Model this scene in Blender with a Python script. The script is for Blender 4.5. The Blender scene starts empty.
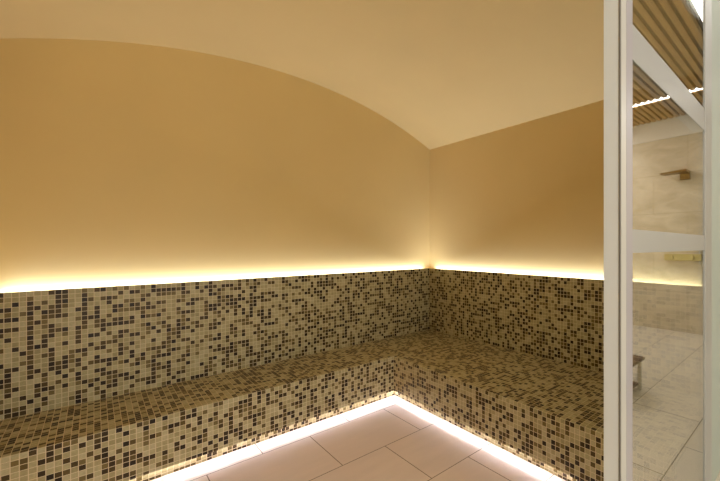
import bpy, bmesh, math
from mathutils import Vector
S = bpy.context.scene
COL = S.collection

# ------------------------------------------------------------------ helpers
def lin(r, g, b):
    f = lambda c: (c/255/12.92) if c/255 <= 0.04045 else ((c/255+0.055)/1.055)**2.4
    return (f(r), f(g), f(b), 1.0)

def newmat(name):
    m = bpy.data.materials.new(name); m.use_nodes = True
    nt = m.node_tree
    return m, nt, nt.nodes['Principled BSDF'], nt.nodes['Material Output']

class NB:
    """tiny node builder"""
    def __init__(s, nt): s.nt = nt; s.L = nt.links
    def n(s, t, **k):
        o = s.nt.nodes.new(t)
        for a, b in k.items(): setattr(o, a, b)
        return o
    def m(s, op, a, b=None, c=None):
        o = s.n('ShaderNodeMath', operation=op)
        for i, v in enumerate((a, b, c)):
            if v is None: continue
            if isinstance(v, (int, float)): o.inputs[i].default_value = v
            else: s.L.new(v, o.inputs[i])
        return o.outputs[0]
    def mix(s, f, a, b):
        o = s.n('ShaderNodeMix', data_type='RGBA')
        for i, v in ((0, f), (6, a), (7, b)):
            if isinstance(v, (int, float)): o.inputs[i].default_value = v
            elif isinstance(v, tuple): o.inputs[i].default_value = v
            else: s.L.new(v, o.inputs[i])
        return o.outputs[2]

def plain(name, col, rough=0.5, metal=0.0, var=0.04, scale=30.0, bump=0.0):
    m, nt, p, out = newmat(name); b = NB(nt)
    tc = b.n('ShaderNodeTexCoord'); no = b.n('ShaderNodeTexNoise')
    no.inputs['Scale'].default_value = scale; no.inputs['Detail'].default_value = 4
    b.L.new(tc.outputs['Object'], no.inputs['Vector'])
    dark = tuple(c*(1-var) for c in col[:3])+(1,); lite = tuple(min(1, c*(1+var)) for c in col[:3])+(1,)
    b.L.new(b.mix(no.outputs['Fac'], dark, lite), p.inputs['Base Color'])
    p.inputs['Roughness'].default_value = rough; p.inputs['Metallic'].default_value = metal
    if bump:
        bp = b.n('ShaderNodeBump'); bp.inputs['Strength'].default_value = bump; bp.inputs['Distance'].default_value = 0.002
        b.L.new(no.outputs['Fac'], bp.inputs['Height']); b.L.new(bp.outputs[0], p.inputs['Normal'])
    return m

def mosaic_mat(name, pitch):
    m, nt, p, out = newmat(name); b = NB(nt)
    uv = b.n('ShaderNodeUVMap'); uv.uv_map = 'UVMap'
    sep = b.n('ShaderNodeSeparateXYZ'); b.L.new(uv.outputs[0], sep.inputs[0])
    u = b.m('DIVIDE', sep.outputs[0], pitch); v = b.m('DIVIDE', sep.outputs[1], pitch)
    fu, fv = b.m('FLOOR', u), b.m('FLOOR', v)
    cb = b.n('ShaderNodeCombineXYZ'); b.L.new(fu, cb.inputs[0]); b.L.new(fv, cb.inputs[1])
    wn = b.n('ShaderNodeTexWhiteNoise', noise_dimensions='2D'); b.L.new(cb.outputs[0], wn.inputs['Vector'])
    rp = b.n('ShaderNodeValToRGB'); r = rp.color_ramp; r.interpolation = 'CONSTANT'
    stops = [(0, (172,163,124)), (.14, (163,154,114)), (.28, (178,170,134)), (.40, (155,146,106)), (.47, (168,160,120)),
             (.53, (112,98,58)), (.61, (91,77,39)), (.70, (72,57,24)), (.80, (54,40,14)), (.92, (35,24,6))]
    r.elements[0].position = 0; r.elements[0].color = lin(*stops[0][1])
    r.elements[1].position = stops[1][0]; r.elements[1].color = lin(*stops[1][1])
    for q, c in stops[2:]:
        e = r.elements.new(q); e.color = lin(*c)
    b.L.new(wn.outputs['Value'], rp.inputs[0])
    # marbling inside the little stone tiles
    tn = b.n('ShaderNodeTexNoise'); tn.inputs['Scale'].default_value = 90; tn.inputs['Detail'].default_value = 3
    b.L.new(uv.outputs[0], tn.inputs['Vector'])
    sh = b.m('MULTIPLY_ADD', tn.outputs['Fac'], 0.5, 0.75)
    hsv = b.n('ShaderNodeHueSaturation'); b.L.new(rp.outputs[0], hsv.inputs['Color']); b.L.new(sh, hsv.inputs['Value'])
    du = b.m('ABSOLUTE', b.m('SUBTRACT', b.m('SUBTRACT', u, fu), 0.5))
    dv = b.m('ABSOLUTE', b.m('SUBTRACT', b.m('SUBTRACT', v, fv), 0.5))
    d = b.m('MAXIMUM', du, dv)
    g = b.m('GREATER_THAN', d, 0.447)
    b.L.new(b.mix(g, hsv.outputs[0], lin(212, 198, 164)), p.inputs['Base Color'])
    b.L.new(b.m('MULTIPLY_ADD', g, 0.35, 0.45), p.inputs['Roughness']); p.inputs['Specular IOR Level'].default_value = .3
    bp = b.n('ShaderNodeBump'); bp.inputs['Strength'].default_value = 0.35; bp.inputs['Distance'].default_value = 0.001
    b.L.new(b.m('SUBTRACT', 1.0, g), bp.inputs['Height']); b.L.new(bp.outputs[0], p.inputs['Normal'])
    return m

def floor_mat(name, y0, dy, x0, dx, off, base, grout, rough, w=0.005):
    m, nt, p, out = newmat(name); b = NB(nt)
    tc = b.n('ShaderNodeTexCoord'); sep = b.n('ShaderNodeSeparateXYZ'); b.L.new(tc.outputs['Object'], sep.inputs[0])
    v = b.m('DIVIDE', b.m('SUBTRACT', sep.outputs[1], y0), dy); row = b.m('FLOOR', v)
    odd = b.m('FLOORED_MODULO', row, 2.0)
    u = b.m('DIVIDE', b.m('SUBTRACT', sep.outputs[0], b.m('MULTIPLY_ADD', odd, off, x0)), dx); cu = b.m('FLOOR', u)
    eu = b.m('MULTIPLY', b.m('SUBTRACT', 0.5, b.m('ABSOLUTE', b.m('SUBTRACT', b.m('SUBTRACT', u, cu), 0.5))), dx)
    ev = b.m('MULTIPLY', b.m('SUBTRACT', 0.5, b.m('ABSOLUTE', b.m('SUBTRACT', b.m('SUBTRACT', v, row), 0.5))), dy)
    g = b.m('LESS_THAN', b.m('MINIMUM', eu, ev), w/2)
    cb = b.n('ShaderNodeCombineXYZ'); b.L.new(cu, cb.inputs[0]); b.L.new(row, cb.inputs[1])
    wn = b.n('ShaderNodeTexWhiteNoise', noise_dimensions='2D'); b.L.new(cb.outputs[0], wn.inputs['Vector'])
    no = b.n('ShaderNodeTexNoise'); no.inputs['Scale'].default_value = 3.5; no.inputs['Detail'].default_value = 8; no.inputs['Roughness'].default_value = .65
    mp = b.n('ShaderNodeMapping'); mp.inputs['Scale'].default_value = (0.7, 3.0, 1); b.L.new(tc.outputs['Object'], mp.inputs[0]); b.L.new(mp.outputs[0], no.inputs['Vector'])
    k = b.m('ADD', b.m('MULTIPLY', wn.outputs['Value'], 0.06), b.m('MULTIPLY_ADD', no.outputs['Fac'], 0.22, 0.86))
    hsv = b.n('ShaderNodeHueSaturation'); hsv.inputs['Color'].default_value = base; b.L.new(k, hsv.inputs['Value'])
    b.L.new(b.mix(g, hsv.outputs[0], grout), p.inputs['Base Color'])
    p.inputs['Roughness'].default_value = rough
    return m

def stone_wall_mat(name):
    m, nt, p, out = newmat(name); b = NB(nt)
    tc = b.n('ShaderNodeTexCoord'); sep = b.n('ShaderNodeSeparateXYZ'); b.L.new(tc.outputs['Object'], sep.inputs[0])
    v = b.m('DIVIDE', sep.outputs[2], 0.60); row = b.m('FLOOR', v)
    u = b.m('DIVIDE', b.m('MULTIPLY_ADD', b.m('FLOORED_MODULO', row, 2.0), 0.45, sep.outputs[1]), 1.2); cu = b.m('FLOOR', u)
    eu = b.m('MULTIPLY', b.m('SUBTRACT', 0.5, b.m('ABSOLUTE', b.m('SUBTRACT', b.m('SUBTRACT', u, cu), 0.5))), 1.2)
    ev = b.m('MULTIPLY', b.m('SUBTRACT', 0.5, b.m('ABSOLUTE', b.m('SUBTRACT', b.m('SUBTRACT', v, row), 0.5))), 0.6)
    g = b.m('LESS_THAN', b.m('MINIMUM', eu, ev), 0.003)
    no = b.n('ShaderNodeTexNoise'); no.inputs['Scale'].default_value = 2.2; no.inputs['Detail'].default_value = 9; no.inputs['Roughness'].default_value = .62; no.inputs['Distortion'].default_value = .8
    mp = b.n('ShaderNodeMapping'); mp.inputs['Scale'].default_value = (1, 1.0, 2.2); b.L.new(tc.outputs['Object'], mp.inputs[0]); b.L.new(mp.outputs[0], no.inputs['Vector'])
    rp = b.n('ShaderNodeValToRGB'); r = rp.color_ramp
    r.elements[0].position = .3; r.elements[0].color = lin(176, 160, 132); r.elements[1].position = .7; r.elements[1].color = lin(214, 200, 172)
    b.L.new(no.outputs['Fac'], rp.inputs[0])
    b.L.new(b.mix(g, rp.outputs[0], lin(166, 148, 120)), p.inputs['Base Color'])
    p.inputs['Roughness'].default_value = 0.45
    return m

def wood_mat(name, c0, c1, axis=0):
    m, nt, p, out = newmat(name); b = NB(nt)
    tc = b.n('ShaderNodeTexCoord'); mp = b.n('ShaderNodeMapping')
    sc = [60, 60, 60]; sc[axis] = 1.6; mp.inputs['Scale'].default_value = sc
    no = b.n('ShaderNodeTexNoise'); no.inputs['Scale'].default_value = 1.0; no.inputs['Detail'].default_value = 6
    b.L.new(tc.outputs['Object'], mp.inputs[0]); b.L.new(mp.outputs[0], no.inputs['Vector'])
    b.L.new(b.mix(no.outputs['Fac'], c0, c1), p.inputs['Base Color']); p.inputs['Roughness'].default_value = .5
    return m

def emit_mat(name, col, s):
    m = bpy.data.materials.new(name); m.use_nodes = True; nt = m.node_tree; nt.nodes.clear()
    e = nt.nodes.new('ShaderNodeEmission'); o = nt.nodes.new('ShaderNodeOutputMaterial')
    e.inputs[0].default_value = tuple(col)+(1,); e.inputs[1].default_value = s
    nt.links.new(e.outputs[0], o.inputs[0]); return m

def glass_mat(name, f0):
    """coated glazing: reflectance rises towards grazing angles (Schlick), the rest passes through"""
    m = bpy.data.materials.new(name); m.use_nodes = True; nt = m.node_tree; nt.nodes.clear(); b = NB(nt)
    out = b.n('ShaderNodeOutputMaterial'); geo = b.n('ShaderNodeNewGeometry')
    dt = b.n('ShaderNodeVectorMath', operation='DOT_PRODUCT'); b.L.new(geo.outputs['Normal'], dt.inputs[0]); b.L.new(geo.outputs['Incoming'], dt.inputs[1])
    c = b.m('ABSOLUTE', dt.outputs['Value'])
    fr = b.m('MULTIPLY_ADD', b.m('POWER', b.m('SUBTRACT', 1.0, c), 5.0), 1-f0, f0)
    tr = b.n('ShaderNodeBsdfTransparent'); tr.inputs[0].default_value = (.95, .97, .93, 1)
    gl = b.n('ShaderNodeBsdfGlossy'); gl.inputs['Roughness'].default_value = 0.0; gl.inputs[0].default_value = (1, 1, 1, 1)
    mx = b.n('ShaderNodeMixShader'); b.L.new(fr, mx.inputs[0]); b.L.new(tr.outputs[0], mx.inputs[1]); b.L.new(gl.outputs[0], mx.inputs[2])
    b.L.new(mx.outputs[0], out.inputs[0]); return m

def add_box(bm, x0, x1, y0, y1, z0, z1):
    vs = [bm.verts.new(c) for c in ((x0,y0,z0),(x1,y0,z0),(x1,y1,z0),(x0,y1,z0),(x0,y0,z1),(x1,y0,z1),(x1,y1,z1),(x0,y1,z1))]
    return [bm.faces.new([vs[i] for i in f]) for f in ((3,2,1,0),(4,5,6,7),(0,1,5,4),(1,2,6,5),(2,3,7,6),(3,0,4,7))]

def add_tube(bm, pts, r, seg=12, cap=True):
    pts = [Vector(p) for p in pts]; rings = []
    for i, p in enumerate(pts):
        t = (pts[min(i+1, len(pts)-1)]-pts[max(i-1, 0)]).normalized()
        a = t.cross(Vector((0,0,1)) if abs(t.z) < .9 else Vector((1,0,0))).normalized(); c = t.cross(a)
        rings.append([bm.verts.new(p+r*(math.cos(2*math.pi*k/seg)*a+math.sin(2*math.pi*k/seg)*c)) for k in range(seg)])
    for A, B in zip(rings, rings[1:]):
        for k in range(seg): bm.faces.new((A[k], A[(k+1)%seg], B[(k+1)%seg], B[k]))
    if cap: bm.faces.new(rings[0][::-1]); bm.faces.new(rings[-1])

def obj(name, bm, mat, parent=None, bevel=0.0, smooth=False, world=False):
    """links the bmesh as one mesh object; coordinates are world, shifted when parented to an Empty"""
    bmesh.ops.recalc_face_normals(bm, faces=bm.faces)
    if parent is not None:
        bmesh.ops.translate(bm, verts=bm.verts, vec=-origin(parent))
    me = bpy.data.meshes.new(name); bm.to_mesh(me); bm.free()
    if smooth:
        for p in me.polygons: p.use_smooth = True
    me.materials.append(mat)
    o = bpy.data.objects.new(name, me); COL.objects.link(o)
    if parent is not None: o.parent = parent
    if bevel:
        md = o.modifiers.new('bevel', 'BEVEL'); md.width = bevel; md.segments = 2; md.limit_method = 'ANGLE'
    return o

def origin(o):
    v = Vector(o.location)
    while o.parent is not None: o = o.parent; v += Vector(o.location)
    return v

def box(name, dims, mat, parent=None, bevel=0.0):
    bm = bmesh.new(); add_box(bm, *dims); return obj(name, bm, mat, parent, bevel)

def tag(o, label, cat, group=None):
    o['label'] = label; o['category'] = cat
    if group: o['group'] = group
    return o

def thing(name, loc, label, cat, group=None):
    o = bpy.data.objects.new(name, None); o.empty_display_size = .1; COL.objects.link(o); o.location = loc
    return tag(o, label, cat, group)

def struct(o):
    o['kind'] = 'structure'; return o

# ------------------------------------------------------------------ measures (metres, corner of the two backrests = origin)
H = 1.30                                  # eye height
CX, CY = -2.787, -3.048                   # camera
TH = 0.751
WY, WX = 0.5425, 0.9077                   # depth of the bench on the back wall and on the right wall
ZT, ZF, ZL = 0.3487, 0.0524, 1.0418       # seat top, lip of the front, top of the backrest
XL = -3.24                                # left wall
WALL = 0.11                              # plaster stands this far behind the tiled backrest
YP, YB = -2.651, -2.605                   # outer and inner face of the glazed front
XO, YO, XOL = 3.68, -5.6, -4.2            # outer room
ZC = 3.40
P = 0.0277                                # mosaic pitch
VX, VR, VZ = -1.5713, 4.1528, 2.7918        # vault

# ------------------------------------------------------------------ materials
M_plaster = plain('tan plaster', lin(209, 182, 119), .75, var=.05, scale=2.2, bump=.05)
M_mosaic = mosaic_mat('stone mosaic', P)
M_floor = floor_mat('pale floor tiles', -.673, .447, -1.412, .608, .304, lin(228, 210, 200), lin(124, 98, 78), .28)
M_ofloor = floor_mat('beige stone floor tiles', -3.304, .450, .47, .90, .43, lin(206, 194, 174), lin(104, 90, 68), .35, .007)
M_stone = stone_wall_mat('beige stone slabs')
M_white = plain('white painted frame', lin(160, 160, 154), .32, var=.01)
M_jamb = plain('white jamb', lin(222, 230, 236), .32, var=.01)  # jamb white lifted and cooled to offset the dim warm light on its reveal
M_jamb_toned = plain('jamb white toned down', lin(186, 184, 174), .32, var=.01)  # same jamb white, toned darker where its front face catches more light
M_lilac = plain('white anodised profile', lin(160, 155, 157), .30, var=.01)
M_seal = plain('dark grey rubber', lin(112, 108, 102), .6)
M_wallw = plain('white paint', lin(226, 220, 206), .7, var=.015, scale=4)
M_front = plain('pale grey green paint', lin(170, 180, 168), .5, var=.01, scale=4)
M_slat = wood_mat('oak slats', lin(150, 116, 64), lin(182, 146, 90), 0)
M_back = plain('dark ceiling lining', lin(96, 70, 38), .8)
M_glass = glass_mat('coated glass', .36)
M_brass = plain('brushed bronze', lin(122, 92, 46), .35, .9)
M_mixer = plain('pale brass', lin(176, 160, 96), .4, .6)
M_dwood = wood_mat('walnut', lin(84, 58, 30), lin(112, 80, 44), 1)
M_pale = plain('pale lacquer', lin(206, 194, 168), .4)
M_cove = emit_mat('warm cove led', (1.0, .92, .78), 6.0)
M_toe = emit_mat('white floor led', (1.0, .90, .95), 56.0)
M_cled = emit_mat('white ceiling led', (1.0, .96, .88), 5.0)
M_alu = plain('aluminium', lin(190, 188, 184), .35, .8)

# ------------------------------------------------------------------ mosaic bench
def uvmap(bm, fn):
    ly = bm.loops.layers.uv.new('UVMap')
    for f in bm.faces:
        for l in f.loops: l[ly].uv = fn(l.vert.co, f.normal)

bench = thing('steam_bench', (-WX, -WY, 0), 'L-shaped built-in bench clad in beige and brown mosaic tiles along two walls', 'bench')
K = 40*P
def uv_back(co, n):       # faces along x
    return (co.x+WX, co.z-ZT) if abs(n.z) < .5 else (co.x+WX, co.y+(ZL-ZT))
def uv_side(co, n):
    return (co.y+WY+K*5, co.z-ZT) if abs(n.z) < .5 else (co.y+WY+K*5, co.x+(ZL-ZT))
def panel(name, dims, fn, du=0, dv=0):
    bm = bmesh.new(); add_box(bm, *dims); bmesh.ops.recalc_face_normals(bm, faces=bm.faces); bm.normal_update()
    uvmap(bm, lambda c, n: (fn(c, n)[0]+du, fn(c, n)[1]+dv))
    return obj(name, bm, M_mosaic, bench)
panel('backrest', (XL+.003, .022, 0, .022, ZT, ZL), uv_back)
panel('backrest', (0, .022, YB+.004, 0, ZT, ZL), uv_side)
# seat: one L with rounded front edges
bm = bmesh.new()
L = [(XL+.003, -WY), (-WX, -WY), (-WX, YB+.004), (.022, YB+.004), (.022, .022), (XL+.003, .022)]
bot = [bm.verts.new((x, y, ZT-.03)) for x, y in L]; top = [bm.verts.new((x, y, ZT)) for x, y in L]
bm.faces.new(bot[::-1]); bm.faces.new(top)
for i in range(6): bm.faces.new((bot[i], bot[(i+1)%6], top[(i+1)%6], top[i]))
bmesh.ops.recalc_face_normals(bm, faces=bm.faces)
ed = [e for e in bm.edges if {tuple(round(c, 4) for c in v.co) for v in e.verts} in (
    {(round(XL+.003,4), -WY, ZT), (-WX, -WY, ZT)}, {(-WX, -WY, ZT), (-WX, YB+.004, ZT)})]
bmesh.ops.bevel(bm, geom=ed, offset=.009, segments=3, affect='EDGES', profile=.5)
bm.normal_update()
def uv_seat(co, n):
    drop = (ZT-co.z)
    if abs(n.x) > abs(n.y) and abs(n.x) > .2: return (co.x+WX-drop+K*9, co.y+WY)
    return (co.x+WX+K*9, co.y+WY-drop)
uvmap(bm, uv_seat)
obj('seat', bm, M_mosaic, bench)
panel('front_panel', (XL+.003, -WX+.008, -WY, -WY+.008, ZF, ZT-.03), uv_back, K*3, K*7)
panel('front_panel', (-WX, -WX+.008, YB+.004, -WY, ZF, ZT-.03), uv_side, K*3, K*7)
panel('plinth', (XL+.003, -WX+.06, -WY+.026, -WY+.06, 0, ZT-.03), uv_back, K*3, K*7)
panel('plinth', (-WX+.026, -WX+.06, YB+.004, -WY+.026, 0, ZT-.03), uv_side, K*3, K*7)

# ------------------------------------------------------------------ LED strips of the steam room
struct(box('trim_2', (XL, WALL, .022, WALL, 0, ZL-.05), M_plaster))
struct(box('trim_3', (.022, WALL, YB, .022, 0, ZL-.05), M_plaster))
def led(name, loc, label, body, lens, mat):
    t = thing(name, loc, label, 'light strip', 'led light strips')
    box('channel', body, M_alu, t); box('diffuser', lens, mat, t)
    return t
z0 = ZL-.05
led('led_strip', (-1.6, .04, z0), 'light strip glowing up the back wall behind the long mosaic backrest',
    (XL+.02, .02, .07, .106, z0, z0+.012), (XL+.03, .01, .078, .098, z0+.012, z0+.016), M_cove)
led('led_strip', (.04, -1.3, z0), 'light strip glowing up the right wall behind the mosaic backrest beside the glazing',
    (.07, .106, YB+.005, .02, z0, z0+.012), (.078, .098, YB+.005, .01, z0+.012, z0+.016), M_cove)
led('led_strip', (-2.1, -WY+.012, ZF), 'light strip under the front lip of the back wall bench, lighting the floor edge',
    (XL+.02, -WX+.021, -WY+.021, -WY+.0255, ZF-.007, ZF), (XL+.02, -WX+.018, -WY+.018, -WY+.021, ZF-.0055, ZF-.0005), M_toe)
led('led_strip', (-WX+.012, -1.5, ZF), 'light strip under the front lip of the right wall bench, lighting the floor edge',
    (-WX+.021, -WX+.0255, YB+.01, -WY+.021, ZF-.007, ZF), (-WX+.018, -WX+.021, YB+.01, -WY+.018, ZF-.0055, ZF-.0005), M_toe)

# ------------------------------------------------------------------ steam room shell
struct(box('floor', (XL-.1, WALL+.1, YB-.02, WALL+.1, -.1, 0), M_floor))
bm = bmesh.new()   # back wall cut to the vault
def arc(n=64, x0=XL, x1=WALL, r=VR):
    return [(x0+(x1-x0)*i/n, VZ-VR+math.sqrt(r*r-(x0+(x1-x0)*i/n-VX)**2)) for i in range(n+1)]
def prism_xz(bm, poly, y0, y1):
    a = [bm.verts.new((x, y0, z)) for x, z in poly]; c = [bm.verts.new((x, y1, z)) for x, z in poly]
    bm.faces.new(a); bm.faces.new(c[::-1])
    for i in range(len(poly)):
        j = (i+1) % len(poly); bm.faces.new((a[i], a[j], c[j], c[i]))
A = arc()
prism_xz(bm, [(XL, 0), (WALL, 0)] + A[::-1], WALL, WALL+.12)
struct(obj('wall_back', bm, M_plaster))
ZS = A[-1][1]
struct(box('wall_right', (WALL, WALL+.12, YP+.021, WALL+.12, 0, ZS), M_plaster))
struct(box('wall_left', (XL-.12, XL, YB, WALL+.12, 0, A[0][1]), M_plaster))
bm = bmesh.new()   # barrel vault shell
A2 = arc(64, XL-.12, WALL+.12)
prism_xz(bm, A2 + [(x, z+.1) for x, z in A2[::-1]], YB, WALL+.12)
o = struct(obj('ceiling', bm, M_plaster))
bm = bmesh.new()   # end wall above the vault, behind the transom glass
prism_xz(bm, [(x, z) for x, z in A2] + [(WALL+.12, ZC), (XL-.12, ZC)], YB, YB+.03)
struct(obj('wall_lunette', bm, M_plaster))

# ------------------------------------------------------------------ glazed front
ZH = 2.90
JX = -1.675
gp = thing('glass_partition', (-1.0, YP, 0), 'white framed glass partition with two cross rails standing at right of the doorway', 'partition')
X1, X2, X3, X4 = JX+.046, JX+.098, -.5495, -.389
j = box('jamb', (JX, X1-.001, YP, YB, 0, ZH), M_jamb, gp, .0015)
box('cap', (JX+.005, X1-.001, YP-.0025, YP, 0, ZH), M_jamb_toned, gp)  # added sheet: darker copy of the jamb white on its better lit face
s = box('seal', (JX-.001, JX+.004, YP-.0012, YP+.003, .0, ZH), M_seal, gp); s['label'] = 'dark grey rubber seal'
box('stile', (X1, X2, YP-.003, YB, 0, ZH), M_lilac, gp, .002)
box('stile', (X3, X4, YP-.003, YP+.012, 0, ZH), M_white, gp, .002)
box('rail', (X2, X3, YP, YB, 1.277, 1.351), M_white, gp, .001)
box('rail', (X2, X3, YP, YB, 1.878, 1.987), M_white, gp, .001)
box('bottom_rail', (X2, X3, YP, YB, 0, .08), M_white, gp, .001)
box('head_rail', (X2, X3, YP, YB, ZH-.08, ZH), M_white, gp, .001)
for a, c in ((.08, 1.277), (1.351, 1.878), (1.987, ZH-.08)):
    box('glass_pane', (X2, X3, YP+.002, YP+.010, a, c), M_glass, gp)

# ------------------------------------------------------------------ outer shower room (seen mirrored in the glazing)
struct(box('floor_outer', (XOL, XO+.12, YO-.1, YB-.02, -.1, 0), M_ofloor))
bm = bmesh.new()
add_box(bm, X4, XO, YP, YP+.02, 0, ZC); add_box(bm, XOL, -3.2, YP, YB, 0, ZC); add_box(bm, -3.2, X4, YP, YB, ZH, ZC)
struct(obj('wall_front', bm, M_front))
struct(box('wall_shower', (XO, XO+.12, YO-.1, YB, 0, 2.957), M_stone))
struct(box('trim_1', (XO-.02, XO+.12, YO-.1, YB, 2.957, ZC), M_wallw))
struct(box('wall_rear', (XOL, XO, YO-.12, YO, 0, ZC), M_wallw))
struct(box('wall_outer', (XOL-.12, XOL, YO-.12, YB, 0, ZC), M_wallw))
struct(box('ceiling_outer', (XOL-.12, XO+.12, YO-.12, YB, ZC, ZC+.1), M_wallw))
sl = thing('slatted_ceiling', (1.5, -4.1, 3.2), 'golden oak slatted ceiling mirrored in the top of the glass partition', 'ceiling panel')
bm = bmesh.new()
y = -2.987
while y > -5.4:
    add_box(bm, -2.2, 2.565, y-.047, y, 3.20, 3.262); add_box(bm, 2.655, XO-.19, y-.047, y, 3.20, 3.262); y -= .075
obj('slats', bm, M_slat, sl, .002)
box('backing_board', (-2.2, XO-.19, -5.42, -2.985, 3.262, 3.28), M_back, sl)
led('led_strip', (2.61, -4, 3.23), 'bright light strip running across the slatted ceiling, mirrored in the glass above the top rail',
    (2.568, 2.652, -5.4, -2.99, 3.222, 3.262), (2.57, 2.65, -5.4, -2.99, 3.214, 3.222), M_cled)
led('led_strip', (1, -2.74, 3.19), 'broad light strip alongside the slatted ceiling, mirrored at the top right corner',
    (-2.2, 3.4, -2.935, -2.795, 3.205, ZC), (-2.2, 3.4, -2.93, -2.80, 3.195, 3.205), M_cled)

# shower fittings on the stone wall
def vy(u):  # mirrored image column -> world y on the stone wall
    dx = 361.88*math.sin(TH)+math.cos(TH)*(u-432.79); dy = 361.88*math.cos(TH)-math.sin(TH)*(u-432.79)
    d = (XO-CX)*dy/dx
    return 2*YP-(CY+d)
sh = thing('rain_shower', (XO, vy(685), 2.30), 'bronze shower head on the stone wall, mirrored in the middle glass pane', 'shower head')
ya, yb, yc = vy(691), vy(681), vy(665)
box('wall_mount', (XO-.05, XO, yb, ya, 2.285, 2.41), M_brass, sh, .004)
box('arm', (XO-.14, XO-.05, (ya+yb)/2-.02, (ya+yb)/2+.02, 2.37, 2.40), M_brass, sh, .003)
bm = bmesh.new(); fs = add_box(bm, XO-.26, XO-.06, yc, ya, 2.372, 2.408)
for v in bm.verts:
    if abs(v.co.y-yc) < 1e-5 and v.co.z > 2.39: v.co.z -= .022
obj('spray_plate', bm, M_brass, sh, .003)
mx = thing('shower_mixer', (XO, vy(684), 1.1), 'long bronze shower mixer under the shower head, mirrored below the middle rail', 'shower mixer')
y1, y2, y3 = vy(703), vy(666), vy(686)
box('body', (XO-.07, XO+.004, y2, y1, 1.075, 1.175), M_mixer, mx, .006)
bm = bmesh.new(); add_tube(bm, [(XO-.07, y2+.09, 1.125), (XO-.11, y2+.09, 1.125)], .035, 20); obj('knob', bm, M_mixer, mx)
bm = bmesh.new(); add_tube(bm, [(XO-.07, y1-.12, 1.125), (XO-.11, y1-.12, 1.125)], .035, 20); obj('knob', bm, M_mixer, mx)
bm = bmesh.new(); add_tube(bm, [(XO-.03, y1-.03, 1.03), (XO-.03, y1-.03, 1.26)], .008); obj('riser_pipe', bm, M_alu, mx)

# low stool by the partition
sx, sy = .56, -3.334
st = thing('stool', (sx, sy, 0), 'low stool with dark wooden top, mirrored at the left edge of the lower pane', 'stool')
box('seat', (sx-.02, sx+.30, sy-.42, sy, .268, .292), M_dwood, st, .006)
for a in (sx, sx+.25):
    for c in (sy-.40, sy-.05):
        box('leg', (a, a+.03, c, c+.03, 0, .268), M_pale, st, .003)
box('stretcher', (sx+.005, sx+.02, sy-.37, sy-.05, .13, .15), M_dwood, st, .002)
box('shelf', (sx+.01, sx+.27, sy-.38, sy-.04, .04, .055), M_dwood, st, .002)

# ------------------------------------------------------------------ fill lights added in the outer room, cove lights
def area(name, loc, rot, sx_, sy_, e, col, spread=180):
    l = bpy.data.lights.new(name, 'AREA'); l.shape = 'RECTANGLE'; l.size = sx_; l.size_y = sy_; l.energy = e; l.color = col
    l.spread = math.radians(spread)
    o = bpy.data.objects.new(name, l); COL.objects.link(o); o.location = loc; o.rotation_euler = rot; return o
area('ceiling_fill', (-2.2, -4.4, 3.3), (0, 0, 0), 1.6, 1.2, 34, (1, .95, .88))  # unseen fill added near the ceiling to brighten the bench
area('shower_fill', (2.5, -5.2, 3.15), (0, 0, 0), 1.4, .6, 52, (1, .98, .97))  # fill added outside the mirrored view to brighten the stone wall
area('rear_fill', (-2.4, -5.5, 1.7), (math.pi/2, 0, 0), 2.4, 2.2, 62, (1, .98, .95))  # soft fill added behind the camera to light the steam room frontally
CV = (.84, .96, 1.28)
area('cove_light', ((XL+.06)/2, .088, z0+.018), (math.pi, 0, 0), -XL-.06, .014, 11.5, CV, 160)
area('cove_light', (.088, (YB+.06)/2, z0+.018), (math.pi, 0, 0), .014, -YB-.06, 9.3, CV, 160)

w = bpy.data.worlds.new('World'); S.world = w; w.use_nodes = True
w.node_tree.nodes['Background'].inputs[0].default_value = (.9, .8, .65, 1)
w.node_tree.nodes['Background'].inputs[1].default_value = .02

# ------------------------------------------------------------------ camera
cam = bpy.data.cameras.new('camera'); co = bpy.data.objects.new('camera', cam); COL.objects.link(co)
co.location = (CX, CY, H); co.rotation_euler = (math.pi/2, 0, -TH)
cam.sensor_width = 36; cam.lens = 361.88/720*36
cam.shift_x = (360-432.79)/720; cam.shift_y = (245.66-240.5)/720
cam.clip_start = .02
S.camera = co
S.view_settings.view_transform = 'Standard'; S.view_settings.look = 'None'; S.view_settings.exposure = 0.05; S.view_settings.gamma = 1
S.cycles.max_bounces = 16; S.cycles.diffuse_bounces = 10; S.cycles.transparent_max_bounces = 16; S.cycles.glossy_bounces = 6
S.cycles.use_denoising = True
S.cycles.sample_clamp_indirect = 8
